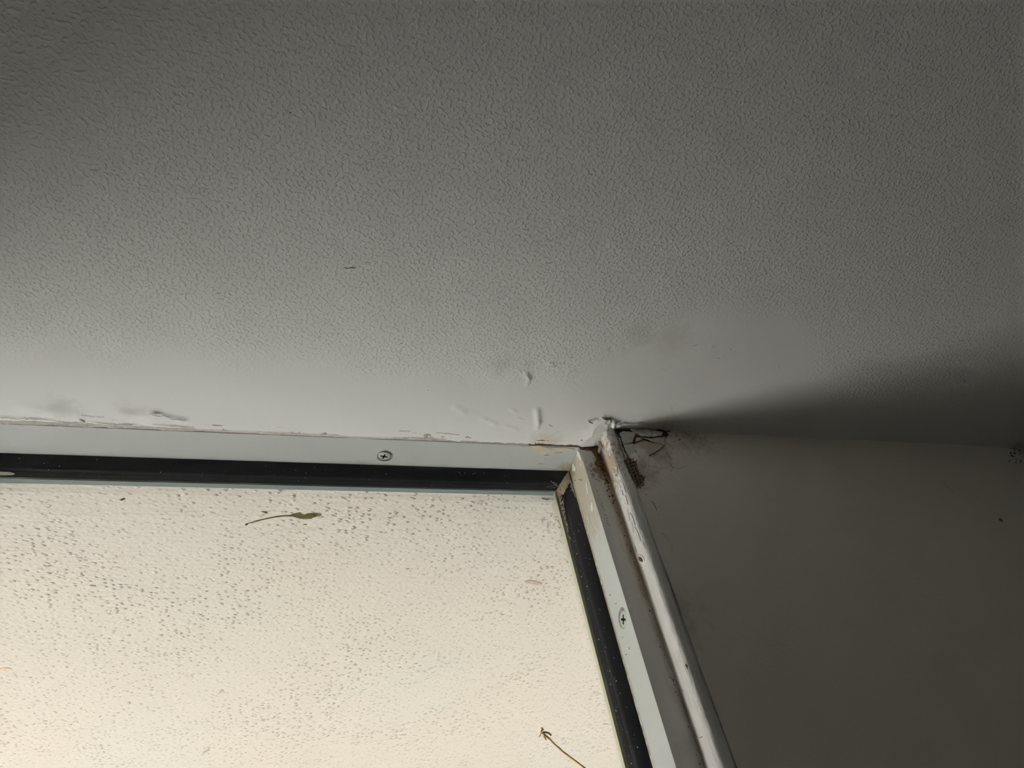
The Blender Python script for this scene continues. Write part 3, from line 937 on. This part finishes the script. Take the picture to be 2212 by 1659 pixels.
for k, (pts, w, m) in enumerate((([(1438, 976), (1446, 988), (1453, 996), (1463, 1001)], .0006, 'dark'), ([(1394, 1066), (1397, 1071)], .0007, 'dark'),
                                 ([(1405, 1080), (1413, 1090), (1420, 1104)], .0004, 'dark'), ([(1422, 1110), (1423, 1113)], .0008, 'dark'),
                                 ([(1437, 1150), (1446, 1158), (1452, 1160)], .0005, 'hair'), ([(1449, 1177), (1454, 1180)], .0007, 'dark'),
                                 ([(1450, 1195), (1452, 1180)], .0004, 'hair'), ([(1500, 923), (1535, 921), (1556, 924), (1590, 930), (1625, 935)], .0005, 'dark'),
                                 ([(1625, 935), (1700, 939), (1790, 940)], .0004, 'dark'), ([(1437, 1200), (1440, 1215)], .0004, 'hair'),
                                 ([(2010, 1015), (2030, 1035), (2060, 1065)], .0003, 'hair'), ([(1403, 1150), (1408, 1163)], .0005, 'hair'),
                                 ([(1446, 1000), (1454, 1010), (1450, 1020)], .0004, 'hair'), ([(1462, 1001), (1470, 998)], .0004, 'hair'))):
    crack('crack', wpts(*pts), w * 0.75, IN, M['hair' if m == 'dark' and k not in (0, 7, 8) else 'crease' if m == 'hair' else 'dirt'], wall, 200 + k, 0.0006, conf=wconf, lift=0.0002)
crack('crack', wpts((1376, 1068), (1381, 1085), (1386, 1100), (1388, 1115), (1393, 1132)), 0.0004, IN, M['chip'], wall, 260, 0.0005, conf=wconf, lift=0.0003)
for k, pg in enumerate(([(1447, 997), (1460, 993), (1478, 993), (1482, 1006), (1468, 1012), (1452, 1008)], [(1410, 1083), (1424, 1078), (1427, 1092), (1418, 1098)],
                        [(1428, 1150), (1440, 1143), (1452, 1158), (1446, 1168)])):
    plate('paint_blister', wpts(*pg), IN, 0.0004, M['wall'], wall, 0.55, conf=wconf, seed=50 + k)
lumps('mould_specks', [(wl(1440 + random.gauss(28, 22), 938 + random.gauss(0, 11), 0.0001), random.uniform(.0001, .0005)) for _ in range(34)]
      + [(wl(2190 + random.gauss(0, 12), 978 + random.gauss(0, 12), 0.0001), random.uniform(.0002, .0007)) for _ in range(30)],
      M['dark'], wall, kind='stuff', label='black mould specks along the wall top')
lumps('mould_specks', [(cconf(ceil(1440 + random.gauss(28, 22), 925 - abs(random.gauss(0, 6)))), random.uniform(.0001, .0004)) for _ in range(14)],
      M['dark'], ceiling, kind='stuff', label='black mould specks along the ceiling edge')

# ---- plaster edging: flakes, nail hole, chip
tt = tree(trim)
def tflake(pg, m, th, seed, name='paint_flake'):
    q = [touch(tt, u, v) for u, v in pg]
    n = sum((b for a, b in q), Vector()).normalized()
    plate(name, [a for a, b in q], n, th, M[m], trim, 0.1, seed=seed, step=0.0004, amp=0.0005 if name == 'paint_flake' else 0.00015)
def oval(u, v, a, b, ang, n=16):
    return [(u + a * math.cos(2 * math.pi * i / n) * math.cos(ang) - b * math.sin(2 * math.pi * i / n) * math.sin(ang),
             v + a * math.cos(2 * math.pi * i / n) * math.sin(ang) + b * math.sin(2 * math.pi * i / n) * math.cos(ang)) for i in range(n)]
tflake(oval(1385, 1207, 10.5, 6.5, 1.0), 'trim', 0.0005, 1, 'filler_rim')
tflake(oval(1386, 1208, 7, 3.4, 1.0), 'dirt', 0.0007, 2, 'nail_hole')
tflake(oval(1387, 1227, 3.0, 2.2, 1.0), 'cream', 0.0004, 3, 'nail_hole')
for k, pg in enumerate(([(1326, 1008), (1333, 1006), (1336, 1024), (1330, 1026)], [(1338, 1040), (1346, 1042), (1352, 1062), (1344, 1058)], [(1345, 1068), (1351, 1070), (1357, 1090), (1350, 1086)],
                        [(1361, 1108), (1366, 1112), (1372, 1134), (1365, 1126)], [(1372, 1138), (1378, 1148), (1384, 1168), (1377, 1160)], [(1316, 968), (1321, 966), (1325, 980), (1319, 982)],
                        [(1306, 945), (1312, 941), (1316, 955), (1309, 958)], [(1324, 1012), (1329, 1018), (1331, 1030), (1326, 1026)])):
    tflake(pg, 'trim', 0.00045, 10 + k)
for k, (a, b, w) in enumerate((((1312, 1018), (1318, 1034), .0005), ((1322, 1024), (1326, 1040), .0005), ((1316, 985), (1319, 995), .0004), ((1303, 960), (1306, 972), .0005),
                               ((1363, 1120), (1369, 1150), .0004), ((1356, 1100), (1361, 1125), .0004), ((1330, 1010), (1334, 1030), .0004), ((1372, 1180), (1376, 1192), .0004),
                               ((1340, 1050), (1348, 1075), .0005), ((1388, 1170), (1394, 1186), .0005), ((1481, 1434), (1485, 1446), .0011), ((1511, 1594), (1519, 1591), .0005),
                               ((1474, 1488), (1477, 1493), .0004))):
    (p0, n0), (p1, n1) = touch(tt, *a), touch(tt, *b)
    pm, nm = touch(tt, (a[0] + b[0]) / 2 + 1, (a[1] + b[1]) / 2)
    crack('crack', [p0, pm, p1], w * 0.7, nm, M['dirt'] if k == 10 else M['hair'], trim, 300 + k, 0.0003, lift=0.0003, conf=lambda p: p)

# ---- groove between jamb and edging
def fl(u, v, y=-0.0002): return flange(u, v, y)
plate('loose_flake', [on(u, v, 1, -0.005) for u, v in crop([(1030, 610), (1060, 600), (1085, 650), (1115, 700), (1105, 780), (1062, 920), (1028, 890), (1050, 780)], *K)],
      (-0.5, -0.85, 0), 0.0009, M['cream'], win, 0.15, seed=3)
lumps('rust_crumbs', [(Vector((0.0112 - abs(random.gauss(0, .0011)), -0.0002, -0.006 - abs(random.gauss(0, .014)))), random.uniform(.00025, .0008)) for _ in range(90)],
      M['rust'], win, kind='stuff', label='rusty brown crumbs in the groove beside the jamb')
lumps('rust_crumbs', [(Vector((0.0113 - abs(random.gauss(0, .0006)), -0.0001, -random.uniform(0.03, 0.19))), random.uniform(.0002, .0005)) for _ in range(60)],
      M['dirt'], win, kind='stuff')
plate('dirt_patch', [fl(u, v) for u, v in crop([(660, 800), (860, 800), (960, 720), (1020, 660), (1040, 900), (1110, 1010), (1110, 1180), (1040, 1190), (960, 1130), (1010, 1040), (900, 860), (700, 840)], *K)],
      IN, 0.00025, M['dirt'], win, 0.05, seed=8)
crumb = [(ceil(u, v, -0.0008), r) for u, v, r in ((1310, 931, .0009), (1316, 928, .0010), (1322, 927, .0008), (1305, 935, .0009), (1299, 941, .0008), (1326, 925, .0007), (1313, 934, .0007), (1296, 948, .0008))]
lumps('plaster_crumbs', crumb, M['cream'], ceiling, kind='stuff', label='crumbling cream plaster at the corner')

# pencil scribble on the flange
G = (1160, 1000, 9.217)
for k, pg in enumerate(([(1195, 545), (1212, 578)], [(1207, 625), (1240, 655)], [(1215, 705), (1258, 712)], [(1280, 780), (1302, 790), (1272, 852), (1322, 858), (1308, 884)],
                        [(1318, 900), (1336, 938), (1352, 948)], [(1335, 1028), (1388, 1042), (1374, 1068)], [(1365, 1098), (1402, 1112), (1412, 1078)],
                        [(1380, 1138), (1402, 1150), (1385, 1208), (1438, 1212), (1458, 1256)], [(1150, 440), (1165, 470)], [(1110, 205), (1114, 215)])):
    tube('pencil_mark', [fl(u, v, -0.00005) for u, v in crop(pg, *G)], 0.00012, M['hair'], win, 5)
# paint splashes on jamb and flange
tj = tree(jb)
def jflake(pg, m, th, seed, name='paint_flake'):
    q = [touch(tj, u, v) for u, v in pg]
    n = sum((b for a, b in q), Vector()).normalized()
    plate(name, [a for a, b in q], n, th, M[m], jb, 0.15, seed=seed, step=0.0004, amp=0.0004 if name == 'paint_flake' else 0.00012)
for k, pg in enumerate(([(705, 20), (735, 15), (740, 150), (715, 170)], [(748, 70), (772, 75), (770, 165), (748, 170)], [(872, 0), (895, 5), (898, 60), (880, 65)],
                        [(972, 380), (1000, 400), (1020, 520), (1035, 640), (1005, 610), (985, 520)], [(998, 1040), (1020, 1045), (1045, 1140), (1070, 1215), (1045, 1210), (1015, 1120)],
                        [(1095, 780), (1112, 800), (1115, 930), (1108, 985), (1078, 930), (1070, 880)])):
    jflake(crop(pg, *G), 'white', 0.00035, 60 + k)
jflake(crop([(610, 870), (640, 840), (690, 950), (715, 1060), (690, 1060), (650, 1010), (620, 960)], *K), 'white', 0.0005, 71)
for u, v, r in ((1272, 1150, 2.2), (1358, 1401, 2.6), (1345, 1377, 1.2), (1342, 1320, 1.0)):
    jflake(oval(u, v, r, r * 0.8, 0.5, 8), 'white', 0.0006, u, 'paint_drop')
jflake([(1359, 1309), (1362, 1309), (1363, 1315), (1366, 1317), (1364, 1319), (1360, 1317)], 'cream', 0.0008, 80, 'paint_drop')
for u, v in ((1353, 1414), (1318, 1285), (1331, 1304), (1242, 1038), (1252, 1036), (1256, 1037)):
    jflake(oval(u, v, 1.5, 0.9, -0.7, 6), 'dirt', 0.0002, u, 'dirt_mark')

# ---- gaskets: dust, dried sealant, cobweb
th_, tg = tree(gk_h), tree(gk_j)
dust = []
for _ in range(60):
    u = random.uniform(0, 1190); e = 0.0353 * u
    v = 985 + e + random.random() ** 1.5 * 42 * (1 - u / 4500)
    q = touch(th_, u, v)
    if q[0]: dust.append((q[0], random.choice((.00010, .00014, .00018, .0003))))
o = lumps('dust_specks', dust, M['dust'], gk_h, kind='stuff', label='pale dust specks on the black rubber')
dust = []
for _ in range(85):
    v = random.uniform(1120, 1655); t = (v - 1080) / 539.0
    u = 1209 + 138 * t + random.uniform(4, 34)
    q = touch(tg, u, v)
    if q[0]: dust.append((q[0], random.choice((.00012, .00016, .00022, .0004))))
lumps('dust_specks', dust, M['dust'], gk_j, kind='stuff', label='pale dust specks on the black rubber')

def prof_at(s):
    """Point of the gasket section at share s of its width, with a small outward step."""
    x = s * (len(prof) - 2) + 1
    i = min(int(x), len(prof) - 2)
    a, b = prof[i], prof[i + 1]
    t = x - i
    return (a[0] + (b[0] - a[0]) * t, a[1] + (b[1] - a[1]) * t)
def smear():
    NS, NZ = 26, 120
    L = 0.040
    kk = GASK_X / 0.0096
    keep = {}
    v, f, idx = [], [], {}
    for j in range(NZ + 1):
        t = j / NZ
        for i in range(NS + 1):
            s = i / NS
            px, py = prof_at(s)
            q = Vector((s * 9, t * 30, 2.5))
            nz = 0.13 * mnoise.noise(q) + 0.10 * mnoise.noise(q * 2.7) + 0.05 * mnoise.noise(q * 7)
            m = (0.20 - t) * 3
            m = max(m, s - (0.50 + 0.42 * t) + nz * 1.3 if t < 0.92 else -1)
            m = max(m, 0.10 - s + 0.1 * (0.45 - t) if t < 0.5 else -1)
            m += nz * 0.7
            if s > 0.97 or t > 0.97: m = -1
            keep[i, j] = m
            up = min(0.0007, max(0.0, m) * 0.004) + 0.00012 + 0.0003 * max(0, mnoise.noise(q * 5))
            idx[i, j] = len(v)
            v.append((-px * kk - up * 0.6, py - up * 0.8, -max(px, 0.0) - 0.0004 - t * L))
    for j in range(NZ):
        for i in range(NS):
            if min(keep[i, j], keep[i + 1, j], keep[i, j + 1], keep[i + 1, j + 1]) > 0:
                f.append((idx[i, j], idx[i + 1, j], idx[i + 1, j + 1], idx[i, j + 1]))
    o = add('sealant_smear', v, f, M['beige'], gk_j, True)
    o['label'] = 'dried beige sealant on the gasket corner'
    return o
smear()
q = [touch(th_, u, v) for u, v in ((-40, 1017), (0, 1018.5), (20, 1019.5), (30, 1021.5), (33, 1024), (28, 1026), (10, 1026.5), (-40, 1026))]
q = [a for a in q if a[0]]
plate('paint_smear', [a for a, b in q], sum((b for a, b in q), Vector()).normalized(), 0.0005, M['cream'], gk_h, 0.1, step=0.0008, amp=0.0001)
cw = empty('cobweb', Vector((-0.006, 0.026, -0.008)))
tag(cw, 'wispy pale cobweb threads in the corner of the black gasket', 'cobweb')
for k, pg in enumerate(([(1188, 1037), (1193, 1042), (1199, 1047), (1204, 1050)], [(1196, 1041), (1200, 1045), (1204, 1052)], [(1180, 1052), (1190, 1051), (1200, 1047), (1209, 1039)],
                        [(1190, 1054), (1198, 1053), (1206, 1049), (1211, 1044)], [(1203, 1024), (1209, 1030), (1214, 1026)])):
    pp = [on(u, v, 1, 0.0235 + 0.0004 * k) - cw.location for u, v in pg]
    tube('thread', wander(pp, 0.0006, 0.0003, k), 0.00007, M['dust'], cw, 5)

# ---- marks and litter on the glass
D = (500, 1050, 10.05)
def film(name, pg, mat, th=0.00030, parent=None, y=GY):
    pts = [pane(u, v, y) for u, v in crop(pg, *D)]
    c = sum(pts, Vector()) / len(pts)
    o = plate(name, [p - c for p in pts] if parent is None else [p - parent.location for p in pts], IN, th, mat, parent, 0.03, step=0)
    if parent is None: o.location = c
    return o
dr = empty('dried_drip', pane(632, 1115))
tag(dr, 'olive tadpole-shaped dried drip with a long thin tail on the glass', 'drip')
film('drip_body', [(300, 852), (296, 835), (310, 820), (400, 795), (560, 742), (670, 718), (800, 688), (1000, 648), (1150, 634), (1270, 630), (1350, 604), (1430, 584), (1482, 584),
                   (1530, 610), (1600, 626), (1650, 602), (1720, 590), (1850, 588), (1862, 612), (1872, 640), (1845, 668), (1760, 690), (1740, 710), (1640, 719), (1500, 709), (1400, 686),
                   (1330, 666), (1270, 660), (1130, 663), (900, 693), (680, 738), (560, 770), (335, 828), (325, 842), (330, 855), (315, 862)], M['drip'], 0.0003, dr)
film('drip_tip', [(1850, 588), (1905, 588), (1945, 603), (1957, 622), (1945, 640), (1915, 650), (1870, 648), (1872, 636), (1862, 612)], M['drip_tip'], 0.00035, dr)
film('drip_pip', [(1775, 632), (1800, 628), (1808, 645), (1790, 655)], M['dark'], 0.0004, dr)
o = film('droplet', [(636, 556), (690, 549), (740, 547), (780, 558), (788, 575), (775, 595), (755, 602), (720, 588), (685, 572)], M['drip'])
tag(o, 'small olive droplet just left above the tadpole-shaped drip', 'drip', 'dried droplets on the glass')
o = film('droplet', [(1548, 840), (1590, 832), (1635, 832), (1642, 840), (1600, 847)], M['drip'])
tag(o, 'thin olive sliver just below the body of the tadpole-shaped drip', 'drip', 'dried droplets on the glass')
o = film('droplet', [(1270, 588), (1310, 580), (1338, 582), (1330, 590)], M['drip'])
tag(o, 'tiny olive fleck touching the top of the tadpole-shaped drip', 'drip', 'dried droplets on the glass')
E1 = lambda u, v: ((u - 500) * 10.05, (v - 1050) * 10.05)
o = film('droplet', [E1(259, 1081), E1(261.5, 1078), E1(266, 1076.3), E1(270, 1076.2), E1(271, 1077.5), E1(268, 1080), E1(263, 1081.6)], M['drip'])
tag(o, 'isolated olive droplet on the glass under the gasket, far left', 'drip', 'dried droplets on the glass')

st = empty('dry_stalk', pane(1168, 1586, 0.0345))
tag(st, 'thin brown dry stalk with frayed tip outside the glass, bottom edge', 'stalk')
T = (1100, 1540, 9.217)
def sp(x, y, d=0.0345): return pane(T[0] + x / T[2], T[1] + y / T[2], d) - st.location
tube('stem', wander([sp(650, 390), sp(750, 480), sp(900, 625), sp(1060, 765), sp(1220, 890), sp(1350, 990), sp(1490, 1095), sp(1800, 1330)], 0.002, 0.0003, 2),
     0.00048, M['stalk'], st, 7)
tube('frayed_tip', wander([sp(640, 400), sp(625, 375), sp(650, 350), sp(675, 335), sp(660, 305), sp(635, 312)], 0.0006, 0.0002, 4), 0.00042, M['stalk'], st, 6)
tube('frayed_tip', wander([sp(680, 385), sp(740, 385), sp(800, 415), sp(840, 450)], 0.0006, 0.0002, 5), 0.00042, M['stalk'], st, 6)
tube('frayed_tip', wander([sp(640, 400), sp(615, 445), sp(595, 488)], 0.0006, 0.0002, 6), 0.0002, M['stalk'], st, 6)
tube('frayed_tip', wander([sp(690, 440), sp(715, 510), sp(735, 545)], 0.0006, 0.0002, 7), 0.00035, M['stalk'], st, 6)

# ---- flakes and pits of the soffit outside
def spts(*uv): return [ceil(u, v, 0.0) for u, v in uv]
for k, (pg, m, th) in enumerate(([[(400, 1130), (440, 1170), (480, 1260), (500, 1340), (480, 1420), (440, 1480), (350, 1440), (330, 1380), (370, 1320), (350, 1240)], 'soffit', .0009],
                                 [[(90, 1100), (100, 1180), (85, 1260), (75, 1180)], 'soffit', .0008], [[(200, 1170), (215, 1280), (215, 1390), (200, 1280)], 'soffit', .0008],
                                 [[(90, 690), (170, 715), (240, 710), (180, 722), (110, 710)], 'soffit', .0008])):
    plate('render_flake', spts(*crop(pg, *G)), DOWN, th, M[m], soffit, 0.1, seed=90 + k, step=0.001, amp=0.0004)
for k, (u, v, a, b, ang) in enumerate(((1148, 1257, 14, 4, 0.05), (1160, 1260, 12, 3, 0.05), (478, 1493, 5, 3, -0.6), (200, 1265, 7, 1.5, 0.1), (176, 1240, 2.5, 3.5, 0), (445, 1623, 8, 1.8, -0.5),
                                       (725, 1110, 3, 1.5, 0.2), (880, 1229, 4, 1.5, 0), (1040, 1086, 3, 6, 0.3), (640, 1213, 2.5, 3.5, 0), (12, 1445, 14, 3, 0), (1308, 1564, 6, 1.2, 0), (1182, 1224, 3, 2, 0), (1193, 1225, 4, 1.5, 0))):
    plate('stain_spot', spts(*oval(u, v, a, b, ang, 12)), DOWN, 0.0004, M['hair'] if k not in (9, 10) else M['beige'], soffit, 0.2, seed=k, step=0.0012, amp=0.0006)
